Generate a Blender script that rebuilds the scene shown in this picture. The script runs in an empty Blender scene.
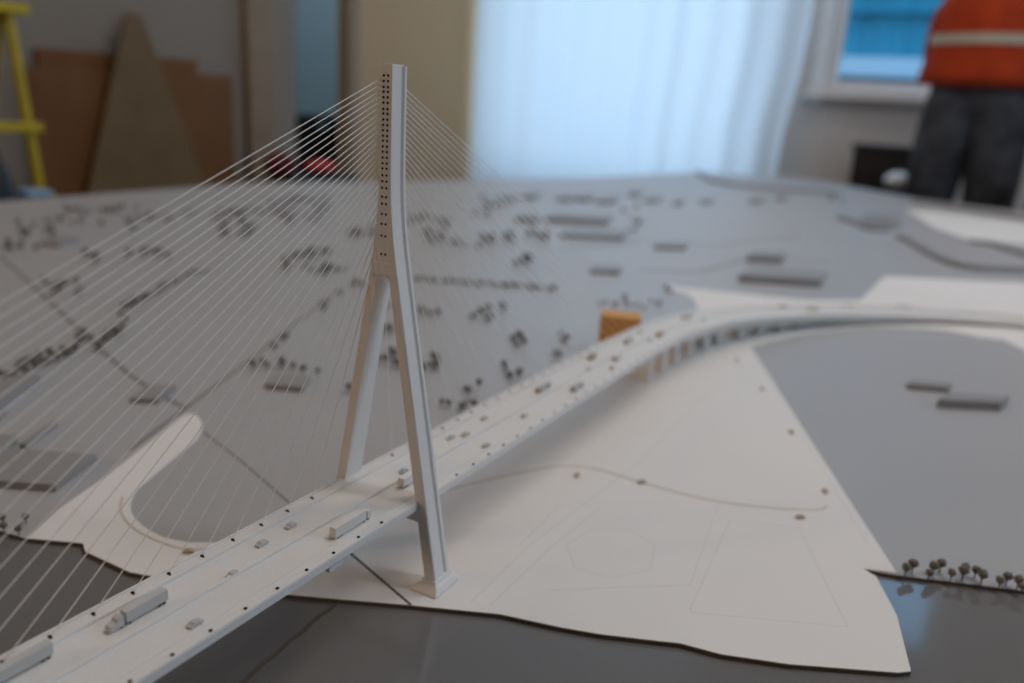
import bpy, bmesh, math, random
from mathutils import Vector, Matrix

# ------------------------------------------------------------------ camera, world, lights, exposure
S = 0.03                      # one cable spacing of the model (metres)
Z0 = 0.42                     # top of the white land sheet
FPX = 829.62
CAM = Vector((-0.558615, -0.382948, 0.850512))
CF = Vector((0.84509351, 0.45477577, -0.28106219))
CR = Vector((0.48782895, -0.87105117, 0.05738272))
CU = Vector((0.21872328, 0.18560404, 0.95797248))
scn = bpy.context.scene
COL = scn.collection
cd = bpy.data.cameras.new('camera'); cam = bpy.data.objects.new('camera', cd); COL.objects.link(cam)
cam.matrix_world = Matrix(((CR.x, CU.x, -CF.x, CAM.x), (CR.y, CU.y, -CF.y, CAM.y), (CR.z, CU.z, -CF.z, CAM.z), (0, 0, 0, 1)))
cd.sensor_width = 36; cd.lens = FPX * 36 / 1024; cd.clip_start = 0.02; cd.clip_end = 100
cd.dof.use_dof = True; cd.dof.focus_distance = 0.635; cd.dof.aperture_fstop = 2.8
scn.camera = cam
scn.view_settings.view_transform = 'Standard'; scn.view_settings.look = 'None'
scn.view_settings.gamma = 1; scn.view_settings.use_curve_mapping = False
scn.view_settings.exposure = 0.05
world = bpy.data.worlds.new('daylight'); scn.world = world; world.use_nodes = True
wb = world.node_tree.nodes['Background']; wb.inputs[0].default_value = (0.30, 0.62, 1.0, 1); wb.inputs[1].default_value = 2.2

def area(name, loc, target, sx, sy, power, color):
    l = bpy.data.lights.new(name, 'AREA'); l.shape = 'RECTANGLE'; l.size = sx; l.size_y = sy
    l.energy = power; l.color = color
    o = bpy.data.objects.new(name, l); COL.objects.link(o); o.location = loc
    o.rotation_euler = (Vector(target) - Vector(loc)).to_track_quat('-Z', 'Y').to_euler()
    return o
area('daylight_curtain_window', (6.95, 2.45, 2.5), (0, 2.45, 2.5), 2.9, 5.0, 90, (0.62, 0.80, 1.0))
area('daylight_right_window', (2.2, -4.3, 2.8), (2.2, 0, 2.3), 2.2, 2.6, 19, (0.70, 0.86, 1.0))
area('daylight_passage', (4.6, 4.5, 4.6), (4.6, 6.2, 1.6), 1.2, .6, 75, (0.5, 0.78, 1.0))
LAMPS = [((2.2, -0.9, 4.85), 46, (1.0, 0.91, 0.84), 'over the middle of the model'), ((1.0, -2.5, 4.85), 34, (1.0, 0.91, 0.84), 'beyond the near right side of the table'),
         ((2.4, 2.4, 4.85), 15, (1.0, 0.91, 0.84), 'over the far left side of the model'), ((4.4, 0.6, 4.85), 26, (1.0, 0.91, 0.84), 'over the far end of the model'),
         ((-3.5, 3.2, 2.1), 40, (1.0, 0.66, 0.42), 'added low beyond the river end as warm fill')]  # last one: unseen warm fill, added to light the river-side tower faces
for p_, w_, c_, _l in LAMPS:
    area('ceiling_or_fill_light', p_, (p_[0], p_[1], 0) if p_[2] > 4 else (0, .4, .6), 0.3, 1.5, w_, c_)

# ------------------------------------------------------------------ materials
MATS = {}
def mat(name, col, rough=.6, spec=.5, noise=0.0, nscale=40, bump=0.0, bscale=200, metal=0.0, stretch=None):
    if name in MATS: return MATS[name]
    m = bpy.data.materials.new(name); m.use_nodes = True; nt = m.node_tree; b = nt.nodes['Principled BSDF']
    b.inputs['Base Color'].default_value = (*col, 1); b.inputs['Roughness'].default_value = rough
    b.inputs['Specular IOR Level'].default_value = spec; b.inputs['Metallic'].default_value = metal
    tc = nt.nodes.new('ShaderNodeTexCoord'); mp = nt.nodes.new('ShaderNodeMapping')
    nt.links.new(tc.outputs['Object'], mp.inputs[0])
    if stretch: mp.inputs['Scale'].default_value = stretch
    n = nt.nodes.new('ShaderNodeTexNoise'); n.inputs['Scale'].default_value = nscale; n.inputs['Detail'].default_value = 4
    nt.links.new(mp.outputs[0], n.inputs['Vector'])
    r = nt.nodes.new('ShaderNodeValToRGB'); k = noise
    r.color_ramp.elements[0].position = .3; r.color_ramp.elements[1].position = .7
    r.color_ramp.elements[0].color = (*[c * (1 - k) for c in col], 1)
    r.color_ramp.elements[1].color = (*[min(1, c * (1 + k)) for c in col], 1)
    nt.links.new(n.outputs['Fac'], r.inputs[0]); nt.links.new(r.outputs[0], b.inputs['Base Color'])
    if bump:
        n2 = nt.nodes.new('ShaderNodeTexNoise'); n2.inputs['Scale'].default_value = bscale
        nt.links.new(mp.outputs[0], n2.inputs['Vector'])
        bp_ = nt.nodes.new('ShaderNodeBump'); bp_.inputs['Strength'].default_value = bump; bp_.inputs['Distance'].default_value = .001
        nt.links.new(n2.outputs['Fac'], bp_.inputs['Height']); nt.links.new(bp_.outputs[0], b.inputs['Normal'])
    MATS[name] = m; return m
WHITE = mat('white_model_plastic', (.78, .76, .735), .55, .35, .02, 8)
WHITE2 = mat('white_deck_print', (.76, .745, .72), .6, .3, .05, 900, .25, 1500)
LANDW = mat('white_land_card', (.80, .775, .745), .6, .3, .015, 3)
LANDG = mat('grey_land_board', (.41, .408, .412), .42, .5, .02, 2)
WATER = mat('dark_river_acrylic', (.165, .162, .16), .08, .6, .02, 2)
EDGE = mat('dark_cut_edge', (.13, .11, .09), .7, .2, .1, 60)
HOLE = mat('anchor_hole_dark', (.012, .011, .010), .8, .1, .05)
ENGR = mat('engraved_line', (.68, .655, .62), .7, .2, .03)
TANL = mat('tan_road_line', (.60, .52, .43), .7, .2, .05)
GREYL = mat('grey_road_line', (.24, .225, .215), .7, .2, .05)
CABLE = mat('pale_cable_thread', (.90, .86, .82), .5, .3, .02)
VEH = mat('grey_vehicle_resin', (.55, .545, .53), .6, .3, .03)
VEHW = mat('white_vehicle_resin', (.72, .70, .67), .6, .3, .03)
VEHT = mat('tan_vehicle_resin', (.55, .45, .33), .6, .3, .03)
BLD = mat('grey_building_block', (.30, .29, .285), .45, .5, .03)
TREE = mat('grey_brown_tree_foam', (.20, .18, .155), .9, .1, .25, 600, .6, 900)
TREED = mat('dark_grey_tree_foam', (.15, .145, .14), .9, .1, .25, 600, .6, 900)
WOOD = mat('orange_wood_block', (.70, .31, .025), .55, .3, .12, 30, .1, 100, 0, (1, 1, 8))
TABLEW = mat('birch_table_edge', (.45, .33, .2), .5, .4, .1, 20, 0, 100, 0, (1, 1, 10))
STEEL = mat('grey_trestle_steel', (.25, .25, .26), .4, .5, .03, 10, 0, 1, .8)
PLY = mat('brown_hardboard', (.16, .066, .019), .6, .3, .12, 6, .1, 60)
PLY2 = mat('tan_plywood', (.16, .10, .045), .6, .3, .1, 6, .1, 60)
WALLP = mat('grey_beige_wall_paint', (.24, .205, .17), .85, .2, .03, 2, .1, 80)
WALLB = mat('warm_beige_wall_paint', (.46, .315, .18), .85, .2, .02, 2, .1, 80)
WALLW = mat('pale_window_wall_paint', (.52, .50, .48), .85, .2, .02, 2, .1, 80)
BLUEW = mat('blue_grey_wall_paint', (.16, .30, .40), .8, .2, .02, 2)
TRIM = mat('varnished_wood_trim', (.24, .16, .09), .5, .4, .1, 10)
WTRIM = mat('white_gloss_trim', (.70, .72, .74), .4, .5, .01)
FLOOR = mat('worn_brown_floorboards', (.13, .10, .08), .5, .4, .2, 4)
CEIL = mat('white_ceiling_paint', (.6, .58, .55), .9, .2, .02)
YEL = mat('yellow_ladder_paint', (.50, .36, .015), .45, .4, .06, 12)
BLACK = mat('black_plastic', (.012, .012, .014), .45, .4, .1, 20)
DRED = mat('dark_red_fabric', (.10, .012, .012), .9, .2, .2, 20)
RED = mat('red_fabric', (.42, .035, .03), .8, .2, .15, 20)
BLUEP = mat('pale_blue_plastic', (.30, .45, .62), .4, .4, .05)
ORANGE = mat('orange_work_jacket', (.36, .038, .008), .8, .2, .15, 9, .3, 30)
TAPE = mat('grey_reflective_tape', (.42, .38, .30), .4, .4, .05)
TROUS = mat('dark_work_trousers', (.045, .047, .055), .9, .2, .5, 7, .3, 30)
SKIN = mat('skin', (.55, .33, .24), .55, .4, .05)
HAIR = mat('brown_hair', (.06, .035, .02), .7, .3, .2, 60)
BAG = mat('white_plastic_bag', (.75, .80, .85), .35, .5, .03)
FAC = mat('blue_grey_facade', (.06, .33, .42), .8, .2, .12, 3, 0, 1, 0, (1, 6, .1))
SNOW = mat('white_ledge', (.85, .9, .95), .8, .2, .02)
def glassmat():
    m = bpy.data.materials.new('window_glass'); m.use_nodes = True; nt = m.node_tree; nt.nodes.clear()
    o = nt.nodes.new('ShaderNodeOutputMaterial'); mx = nt.nodes.new('ShaderNodeMixShader')
    t = nt.nodes.new('ShaderNodeBsdfTransparent'); g = nt.nodes.new('ShaderNodeBsdfGlossy'); g.inputs['Roughness'].default_value = .02
    t.inputs[0].default_value = (.93, .96, .97, 1)
    mx.inputs[0].default_value = .06
    nt.links.new(t.outputs[0], mx.inputs[1]); nt.links.new(g.outputs[0], mx.inputs[2]); nt.links.new(mx.outputs[0], o.inputs[0])
    return m
GLASS = glassmat()
def curtainmat():
    m = bpy.data.materials.new('white_sheer_curtain'); m.use_nodes = True; nt = m.node_tree; nt.nodes.clear()
    o = nt.nodes.new('ShaderNodeOutputMaterial'); mx = nt.nodes.new('ShaderNodeMixShader')
    t = nt.nodes.new('ShaderNodeBsdfTranslucent'); g = nt.nodes.new('ShaderNodeBsdfDiffuse')
    n = nt.nodes.new('ShaderNodeTexNoise'); n.inputs['Scale'].default_value = 3
    r = nt.nodes.new('ShaderNodeValToRGB'); r.color_ramp.elements[0].color = (.80, .83, .86, 1); r.color_ramp.elements[1].color = (.86, .88, .9, 1)
    nt.links.new(n.outputs['Fac'], r.inputs[0]); nt.links.new(r.outputs[0], t.inputs[0]); nt.links.new(r.outputs[0], g.inputs[0])
    mx.inputs[0].default_value = .45
    nt.links.new(t.outputs[0], mx.inputs[1]); nt.links.new(g.outputs[0], mx.inputs[2]); nt.links.new(mx.outputs[0], o.inputs[0])
    return m
CURT = curtainmat()

# ------------------------------------------------------------------ helpers
def ray(px, py): return (CF * FPX + CR * (px - 512) - CU * (py - 341.5)).normalized()
def gp(px, py, z=Z0):            # where the sight line of a traced point meets a level plane
    v = ray(px, py); t = (z - CAM.z) / v.z; p = CAM + v * t; return (p.x, p.y)
def wp(px, py, axis, val):       # the same on an upright wall plane
    v = ray(px, py); t = (val - CAM[axis]) / v[axis]; return CAM + v * t
class MB:
    def __init__(s): s.v = []; s.f = []; s.m = []
    def add(s, vs, fs, mi=0):
        n = len(s.v); s.v += [tuple(v) for v in vs]; s.f += [tuple(n + i for i in f) for f in fs]; s.m += [mi] * len(fs); return s
    def box(s, c, d, rz=0, mi=0, taper=(1, 1)):
        cs, sn = math.cos(rz), math.sin(rz); vs = []
        for k, tz in ((-.5, (1, 1)), (.5, taper)):
            for a, b in ((-.5, -.5), (.5, -.5), (.5, .5), (-.5, .5)):
                x, y = a * d[0] * tz[0], b * d[1] * tz[1]
                vs.append((c[0] + x * cs - y * sn, c[1] + x * sn + y * cs, c[2] + k * d[2]))
        return s.add(vs, [(3, 2, 1, 0), (4, 5, 6, 7), (0, 1, 5, 4), (1, 2, 6, 5), (2, 3, 7, 6), (3, 0, 4, 7)], mi)
    def prism(s, poly, z0, z1, mi=0, mside=None):
        a = sum(poly[i][0] * poly[(i + 1) % len(poly)][1] - poly[(i + 1) % len(poly)][0] * poly[i][1] for i in range(len(poly)))
        if a < 0: poly = poly[::-1]
        n = len(poly)
        s.add([(p[0], p[1], z0) for p in poly] + [(p[0], p[1], z1) for p in poly], [tuple(range(n - 1, -1, -1)), tuple(range(n, 2 * n))], mi)
        b = len(s.v) - 2 * n
        for i in range(n):
            j = (i + 1) % n; s.f.append((b + i, b + j, b + n + j, b + n + i)); s.m.append(mi if mside is None else mside)
        return s
    def loft(s, rings, cap=True, mi=0):
        n = len(rings[0]); b = len(s.v)
        for r in rings: s.v += [tuple(p) for p in r]
        for k in range(len(rings) - 1):
            for i in range(n):
                j = (i + 1) % n; s.f.append((b + k * n + i, b + k * n + j, b + (k + 1) * n + j, b + (k + 1) * n + i)); s.m.append(mi)
        if cap:
            s.f.append(tuple(b + i for i in range(n - 1, -1, -1))); s.m.append(mi)
            e = b + (len(rings) - 1) * n; s.f.append(tuple(e + i for i in range(n))); s.m.append(mi)
        return s
    def tube(s, p, q, r, n=8, r2=None, mi=0):
        p = Vector(p); q = Vector(q); d = (q - p).normalized(); u = d.orthogonal().normalized(); w = d.cross(u); r2 = r if r2 is None else r2
        return s.loft([[c + (u * math.cos(2 * math.pi * i / n) + w * math.sin(2 * math.pi * i / n)) * rr for i in range(n)] for c, rr in ((p, r), (q, r2))], True, mi)
    def blob(s, c, rad, seg=8, rings=5, jit=0, rnd=None, mi=0):
        vs = [(c[0], c[1], c[2] - rad[2])]
        for k in range(1, rings):
            t = math.pi * k / rings
            for i in range(seg):
                a = 2 * math.pi * i / seg; q = 1 + (rnd.uniform(-jit, jit) if rnd else 0)
                vs.append((c[0] + rad[0] * q * math.sin(t) * math.cos(a), c[1] + rad[1] * q * math.sin(t) * math.sin(a), c[2] - rad[2] * q * math.cos(t)))
        vs.append((c[0], c[1], c[2] + rad[2])); fs = []
        for i in range(seg): fs.append((0, 1 + (i + 1) % seg, 1 + i))
        for k in range(rings - 2):
            for i in range(seg):
                a = 1 + k * seg + i; b = 1 + k * seg + (i + 1) % seg; fs.append((a, b, b + seg, a + seg))
        e = len(vs) - 1; l = 1 + (rings - 2) * seg
        for i in range(seg): fs.append((l + i, l + (i + 1) % seg, e))
        return s.add(vs, fs, mi)
    def mesh(s, name, mats, smooth=False):
        me = bpy.data.meshes.new(name); me.from_pydata(s.v, [], s.f)
        for m in (mats if isinstance(mats, (list, tuple)) else [mats]): me.materials.append(m)
        for p, i in zip(me.polygons, s.m): p.material_index = i; p.use_smooth = smooth
        me.update(); return me
    def build(s, name, mats, parent=None, smooth=False, loc=None, bevel=0):
        o = bpy.data.objects.new(name, s.mesh(name, mats, smooth)); COL.objects.link(o)
        if parent: o.parent = parent
        if loc: o.location = loc
        if bevel:
            b = o.modifiers.new('bevel', 'BEVEL'); b.width = bevel; b.segments = 2; b.limit_method = 'ANGLE'
        return o
def tag(o, label=None, cat=None, group=None, kind=None):
    if label: o['label'] = label
    if cat: o['category'] = cat
    if group: o['group'] = group
    if kind: o['kind'] = kind
    return o
def thing(name, label, cat, loc=(0, 0, 0), rz=0, group=None):
    o = bpy.data.objects.new(name, None); COL.objects.link(o); o.location = loc; o.rotation_euler = (0, 0, rz); o.empty_display_size = .02
    return tag(o, label, cat, group)
def dup(o, loc, rz=0, sc=1, label=None, group=None, name=None):
    c = o.copy(); COL.objects.link(c); c.location = loc; c.rotation_euler = (0, 0, rz); c.scale = (sc, sc, sc)
    if label: c['label'] = label
    if group: c['group'] = group
    for ch in o.children:
        k = ch.copy(); COL.objects.link(k); k.parent = c
        for g in ch.children:
            h = g.copy(); COL.objects.link(h); h.parent = k
    return c

# ------------------------------------------------------------------ the room
CH = 5.2
def struct(mb, name, m, **k): return tag(mb.build(name, m, **k), kind='structure')
struct(MB().box((1.25, .9, -.05), (11.5, 13, .1)), 'floor', FLOOR)
struct(MB().box((1.25, .9, CH + .05), (11.5, 13, .1)), 'ceiling', CEIL)
YL, XW = 3.84, 6.5
mb = MB().box((-.035, YL + .02, CH / 2), (7.93, .04, CH))        # to x = 3.93
struct(mb, 'wall_left', WALLP)
mb = MB().box((4.17, YL + .02, (2.6 + CH) / 2), (.48, .04, CH - 2.6)).box((5.555, YL + .02, CH / 2), (2.29, .04, CH))
struct(mb, 'wall_left_beige', WALLB)
struct(MB().box((5.6, 6.3, CH / 2), (8.4, .1, CH)), 'wall_passage', BLUEW)
struct(MB().box((3.56, YL - .03, 1.3), (.22, .06, 2.6)), 'trim_1', TRIM)
struct(MB().box((4.47, YL - .03, 1.3), (.11, .06, 2.6)), 'trim_2', TRIM)
# window wall with two openings (the second one is behind the curtain)
W1 = (-.75, .80, 1.05, 4.4); W2 = (1.15, 3.75, .12, 4.95)
mb = MB()
def wallx(mb, y0, y1, z0, z1, x=XW): mb.box((x + .12, (y0 + y1) / 2, (z0 + z1) / 2), (.24, y1 - y0, z1 - z0))
for a, b in ((-4.2, W1[0]), (W1[1], W2[0]), (W2[1], 7.4)): wallx(mb, a, b, 0, CH)
for w in (W1, W2): wallx(mb, w[0], w[1], 0, w[2]); wallx(mb, w[0], w[1], w[3], CH)
struct(mb, 'wall_back', WALLW)
def window(n, y0, y1, z0, z1):
    w = MB(); x = XW + .10
    for yy in (y0 + .035, y1 - .035): w.box((x, yy, (z0 + z1) / 2), (.07, .07, z1 - z0))
    for zz in (z0 + .04, z1 - .035): w.box((x, (y0 + y1) / 2, zz), (.07, y1 - y0 - .14, .07))
    w.box((x, (y0 + y1) / 2, z0 + 2.1), (.06, y1 - y0 - .14, .06)); w.box((x, (y0 + y1) / 2, (z0 + z1) / 2 + .9), (.05, .05, .9))
    f = struct(w, 'window_%d' % n, WTRIM)
    MB().box((x, (y0 + y1) / 2, (z0 + z1) / 2), (.006, y1 - y0 - .13, z1 - z0 - .13)).build('pane', GLASS, f)
    c = MB(); t = .10 if n == 1 else .03
    for yy in (y0 - t / 2, y1 + t / 2): c.box((XW - .015, yy, (z0 + z1) / 2), (.03, t, z1 - z0 + 2 * t))
    c.box((XW - .015, (y0 + y1) / 2, z1 + t / 2), (.03, y1 - y0, t))
    c.build('window_casing', WTRIM, f)
    MB().box((XW + .0, (y0 + y1) / 2, z0 - .03), (.22, y1 - y0 + .24, .05)).build('window_sill', WTRIM, f)
window(1, *W1); window(2, *W2)
mb = MB().box((1.25, -4.1, .6), (11.5, .2, 1.2)).box((1.25, -4.1, 4.65), (11.5, .2, 1.1)).box((-1.7, -4.1, 2.65), (5.6, .2, 2.9)).box((5.15, -4.1, 2.65), (3.7, .2, 2.9))
struct(mb, 'wall_right', WALLW)
struct(MB().box((-4.1, .9, CH / 2), (.2, 13, CH)), 'wall_front', WALLP)
struct(MB().box((1.6, 5.2, CH / 2), (.1, 2.3, CH)), 'wall_passage_side', WALLP)

# facade across the yard
fa = thing('neighbouring_building', 'blue grey ribbed building facade seen outside through the window', 'building', (13.2, 0, 0))
mb = MB().box((0, 0, 2.5), (.3, 16, 9))
for i in range(40): mb.box((-.17, -8 + i * .4, 2.8), (.05, .12, 8.2))
mb.build('ribbed_wall', FAC, fa)
MB().box((-.35, 0, 1.56), (.6, 15.8, .26)).build('white_ledge', SNOW, fa)
MB().box((-.2, 0, 2.35), (.2, 15.8, .07)).box((-.2, 0, 3.3), (.2, 15.8, .1)).build('string_course', FAC, fa)
tag(MB().box((10, 0, -.15), (6.6, 18, .1)).build('ground_outside', FLOOR), kind='structure')

# curtain
rnd = random.Random(4)
mb = MB(); n = 150; rows = 14; vs = []; fs = []
for k in range(rows + 1):
    z = .04 + (4.95 - .04) * k / rows; g = (1 - k / rows)
    for i in range(n + 1):
        t = i / n; y = 3.80 - t * (2.90 - .10 * math.exp(-((z - .5) / .55) ** 2) )
        x = 6.16 + .014 * (.35 + t) * math.sin(t * 62 + .5 * math.sin(t * 9)) + .015 * math.sin(t * 23 + 1 + z * .2)
        vs.append((x, y, z))
for k in range(rows):
    for i in range(n): a = k * (n + 1) + i; fs.append((a, a + 1, a + n + 2, a + n + 1))
cu = mb.add(vs, fs).build('curtain', CURT, None, True)
tag(cu, 'white backlit sheer curtain hanging floor length in front of the far window', 'curtain')
ra = MB().tube((6.16, 3.82, 4.98), (6.16, .8, 4.98), .018).build('curtain_rail', STEEL, cu)

# ------------------------------------------------------------------ ceiling lamps and the added low fill lamp
for p_, w_, c_, l_ in LAMPS:
    t = thing('ceiling_or_fill_lamp', 'white slim hanging strip lamp ' + l_, 'lamp', p_)
    MB().box((0, 0, .08), (.36, 1.6, .06)).build('housing', WTRIM, t)
    for q in (.6, -.6): MB().tube((0, q, .1), (0, q, CH - p_[2]), .006).build('hanger', STEEL, t)

# ------------------------------------------------------------------ table
TP = [(-1.8, 2.49), (1.1, 2.48), (2.15, 2.47), (3.25, 1.99), (4.2, 1.64), (5.35, 1.37), (5.8, .83), (5.45, .37), (4.91, -.1), (4.73, -.62), (4.42, -1.33), (4.1, -2.2), (-1.8, -2.2)]
table = thing('display_table', 'large low table carrying the whole landscape model', 'table', (0, 0, 0))
MB().prism(TP, Z0 - .05, Z0 - .016).build('table_top', TABLEW, table)
for x in (-1.5, 1.2, 3.9):
    for y in (-1.7, .2, 2.0):
        if x > 3 and y > 1.2: y = 1.4
        lg = MB().box((x, y, (Z0 - .05) / 2), (.06, .06, Z0 - .05)).build('leg', STEEL, table)
# landscape base: river sheet, grey land, white land sheets
base = thing('landscape_model', 'grey and white landscape model base with dark river at its near edge', 'architectural model', (0, 0, 0))
MB().prism([(-1.8, 2.45), (.6, 2.45), (1.4, .3), (1.4, -2.2), (-1.8, -2.2)], Z0 - .016, Z0 - .0045).build('river', WATER, base)
G = lambda L, z=Z0: [gp(x, y, z) for x, y in L]
coast = G([(27, 538), (83, 543), (85, 551), (130, 572), (158, 577), (200, 582), (250, 588), (287, 594), (340, 599), (411, 605), (420, 606), (480, 612), (500, 614), (560, 627), (600, 634), (660, 641), (680, 643), (721, 654), (789, 664), (898, 672.5), (911, 671), (897, 615.5), (876, 576), (862.6, 568.4), (897, 574.5), (960, 582), (1024, 590), (1100, 600)])
land = [(-.24, 2.48), (-.22, 1.2), (-.17, .45), gp(0, 530)] + coast + [(.52, -1.0), (.75, -1.6), (1.0, -2.2), (4.1, -2.2), (4.42, -1.33), (4.73, -.62), (4.91, -.1), (5.45, .37), (5.8, .83), (5.35, 1.37), (4.2, 1.64), (3.25, 1.99), (2.15, 2.47), (1.1, 2.48)]
MB().prism(land, Z0 - .0044, Z0 - .001, 0, 1).build('grey_land', [LANDG, EDGE], base)
wpoly = G([(27, 538), (60, 508), (105.4, 476.7), (174, 422.6), (182, 416), (190, 413), (197, 415), (202, 422), (202, 431), (196, 440), (180, 453), (163, 467), (148, 480), (138, 488), (133, 496), (130.5, 503), (131, 511), (135, 518), (142, 525), (151, 531), (163, 537), (176, 540), (190, 542.5), (219, 542), (235, 541), (300, 540), (400, 487), (500, 427), (600, 370), (650, 340), (690, 318), (697, 309), (696, 303), (692, 298), (686, 294), (676, 291), (660, 284), (676, 286.5), (746, 294), (806, 300), (860, 300), (885, 276), (1024, 283)])
wpoly += [(2.6, -.9), (1.9, -1.6), (1.2, -.80)] + G([(1024, 350), (1004, 340), (978, 337), (947, 330), (920, 328), (890, 327.5), (865, 328), (842, 329.7), (818, 332.5), (795, 336), (770, 341.5), (751, 347), (817, 450), (897, 573)])
wpoly += [p for p in G([(862.6, 568.4), (876, 576), (897, 615.5), (911, 671), (898, 672.5), (789, 664), (721, 654), (680, 643), (660, 641), (600, 634), (560, 627), (500, 614), (480, 612), (420, 606), (411, 605), (340, 599), (287, 594), (250, 588), (200, 582), (158, 577), (130, 572), (85, 551), (83, 543)])]
MB().prism(wpoly, Z0 - .001, Z0).build('white_land', LANDW, base)
pad = G([(905, 209), (935, 211), (1024, 222), (1100, 232), (1100, 255), (1024, 244), (965, 238), (935, 228)])
MB().prism(pad, Z0 - .001, Z0).build('white_harbour_sheet', LANDW, base)
def ribbon(mb, pts, w, z, h=.0003):
    P = [Vector((a, b)) for a, b in pts]
    L = []; R = []
    for i, p in enumerate(P):
        d = (P[min(i + 1, len(P) - 1)] - P[max(i - 1, 0)]).normalized(); nn = Vector((-d.y, d.x)) * w / 2
        L.append(p + nn); R.append(p - nn)
    for i in range(len(P) - 1):
        q = [L[i], R[i], R[i + 1], L[i + 1]]
        mb.add([(a.x, a.y, z) for a in q] + [(a.x, a.y, z + h) for a in q], [(0, 1, 2, 3), (7, 6, 5, 4), (0, 4, 5, 1), (1, 5, 6, 2), (2, 6, 7, 3), (3, 7, 4, 0)])
    return mb
def smooth(pts, n=6):
    out = []
    for i in range(len(pts) - 1):
        p0 = Vector(pts[max(i - 1, 0)]); p1 = Vector(pts[i]); p2 = Vector(pts[i + 1]); p3 = Vector(pts[min(i + 2, len(pts) - 1)])
        for k in range(n):
            t = k / n; out.append(tuple(.5 * ((2 * p1) + (p2 - p0) * t + (2 * p0 - 5 * p1 + 4 * p2 - p3) * t * t + (3 * p1 - p0 - 3 * p2 + p3) * t ** 3)))
    return out + [tuple(pts[-1])]
mb = MB()
ribbon(mb, smooth(G([(430, 497), (455, 488), (500, 477), (540, 469), (570, 466), (600, 470), (640, 482), (700, 498), (760, 507), (815, 510), (827, 506)])), .003, Z0)
mb.build('tan_road', TANL, base); mb = MB()
ribbon(mb, smooth(G([(122, 497), (121, 512), (132, 527), (155, 540), (185, 549), (215, 549)])), .0024, Z0)
mb.build('tan_road', TANL, base)
mb = MB()
for L in ([(760, 365), (868, 545)], [(800, 530), (848, 627), (690, 612)], [(470, 603), (530, 545), (640, 462), (720, 380)], [(490, 606), (548, 550), (600, 508)], [(545, 590), (690, 585), (720, 500), (560, 505), (520, 545)],
          [(566, 545), (590, 530), (630, 530), (655, 545), (650, 570), (610, 578), (575, 568), (566, 545)], [(690, 610), (730, 520), (800, 528)]):
    mb = MB(); ribbon(mb, G(L), .0009, Z0, .00005); mb.build('engraved_outline', ENGR, base)
mb = MB()
ribbon(mb, G([(350, 553), (411, 605)]), .0028, Z0, .0001)
mb.build('sheet_seam', EDGE, base)
mb = MB(); ribbon(mb, smooth(G([(338, 602), (326, 612), (314, 620), (300, 634), (290, 640), (276, 654), (262, 664), (246, 680), (225, 700)], Z0 - .0045), 3), .0045, Z0 - .0045, .0002)
mb.build('river_sheet_joint', EDGE, base)
mb = MB()
def dash(mb, L, w, gap=0):
    P = [Vector(a) for a in G(L, Z0 - .001)]
    for i in range(len(P) - 1):
        d = P[i + 1] - P[i]; n = max(1, int(d.length / .05)) if gap else 1
        for k in range(n):
            a = P[i] + d * (k / n); b = P[i] + d * ((k + (1 - gap)) / n); ribbon(mb, [tuple(a), tuple(b)], w, Z0 - .001)
mb = MB(); dash(mb, [(0, 256), (35, 288), (95, 345), (130, 375), (160, 396), (186, 408)], .008); mb.build('grey_road', GREYL, base)
mb = MB(); dash(mb, [(203, 432), (240, 460), (292, 505)], .0028); mb.build('thin_road_line', GREYL, base)
for L, w in (([(130, 450), (186, 408), (250, 360), (300, 320), (340, 290)], .006), ([(640, 270), (700, 272), (760, 256), (830, 262)], .012), ([(560, 250), (640, 240), (720, 245), (800, 236)], .01)):
    mb = MB(); dash(mb, L, w); mb.build('grey_road', GREYL, base)

# ------------------------------------------------------------------ the bridge (local frame: origin on the ground under the tower axis; units of S)
GZ = 2.7587; W = 2.5629; YC = W / 2
bridge = thing('cable_stayed_bridge', 'white model cable-stayed bridge with one inverted Y tower and curving viaduct', 'bridge model', (0, YC * S, Z0))
def B(x, y, z): return (x * S, (y - YC) * S, z * S)          # y measured from the near cable row
HX = [-40, 0, 9, 14, 20, 26, 32, 38, 44, 50, 56, 62]; HZ = [3.24, 2.7587, 2.69, 2.63, 2.5, 2.2, 1.8, 1.33, .92, .55, .22, .12]
def hz(x):
    for i in range(len(HX) - 1):
        if x <= HX[i + 1]: t = (x - HX[i]) / (HX[i + 1] - HX[i]); return HZ[i] + (HZ[i + 1] - HZ[i]) * max(t, -1)
    return HZ[-1]
path = [(-34, 0), (-27, 0), (-20, 0), (-13, 0), (-6, 0), (0, 0), (6, 0), (12, 0), (18, 0), (22, 0), (26, -.03), (31.1, -.6), (35, -1.75), (39.9, -4.0), (43.9, -6.7), (47.5, -9.9), (50.1, -12.9), (52.4, -17), (53.5, -22)]
path = smooth(path, 5)
ST = []
for i, p in enumerate(path):
    a = Vector(path[max(i - 1, 0)]); b = Vector(path[min(i + 1, len(path) - 1)]); d = (b - a).normalized()
    ST.append((Vector(p), Vector((-d.y, d.x)), d))
def onDeck(st, o, dz):
    p = st[0] + st[1] * o; return B(p.x, p.y, hz(st[0].x) + dz)
def sweep(prof, name, m, parent=bridge, rng=None, proff=None):
    mb = MB(); rs = []
    for st in ST:
        if rng and not (rng[0] <= st[0].x <= rng[1]): continue
        pr = proff(st[0].x) if proff else prof
        rs.append([onDeck(st, o, max(dz, .02 - hz(st[0].x))) for o, dz in pr])
    return mb.loft(rs).build(name, m, parent)
def deckprof(x):
    g = .36 if x < 14 else .36 + min((x - 14) / 14, 1) * .42
    return [(-.14, 0), (-.14, -.21), (-.04, -.27), (.45, -g), (W - .4, -g), (W + .1, -.27), (W + .2, -.21), (W + .2, 0)]
deck = sweep(None, 'deck', WHITE2, proff=deckprof)
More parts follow.
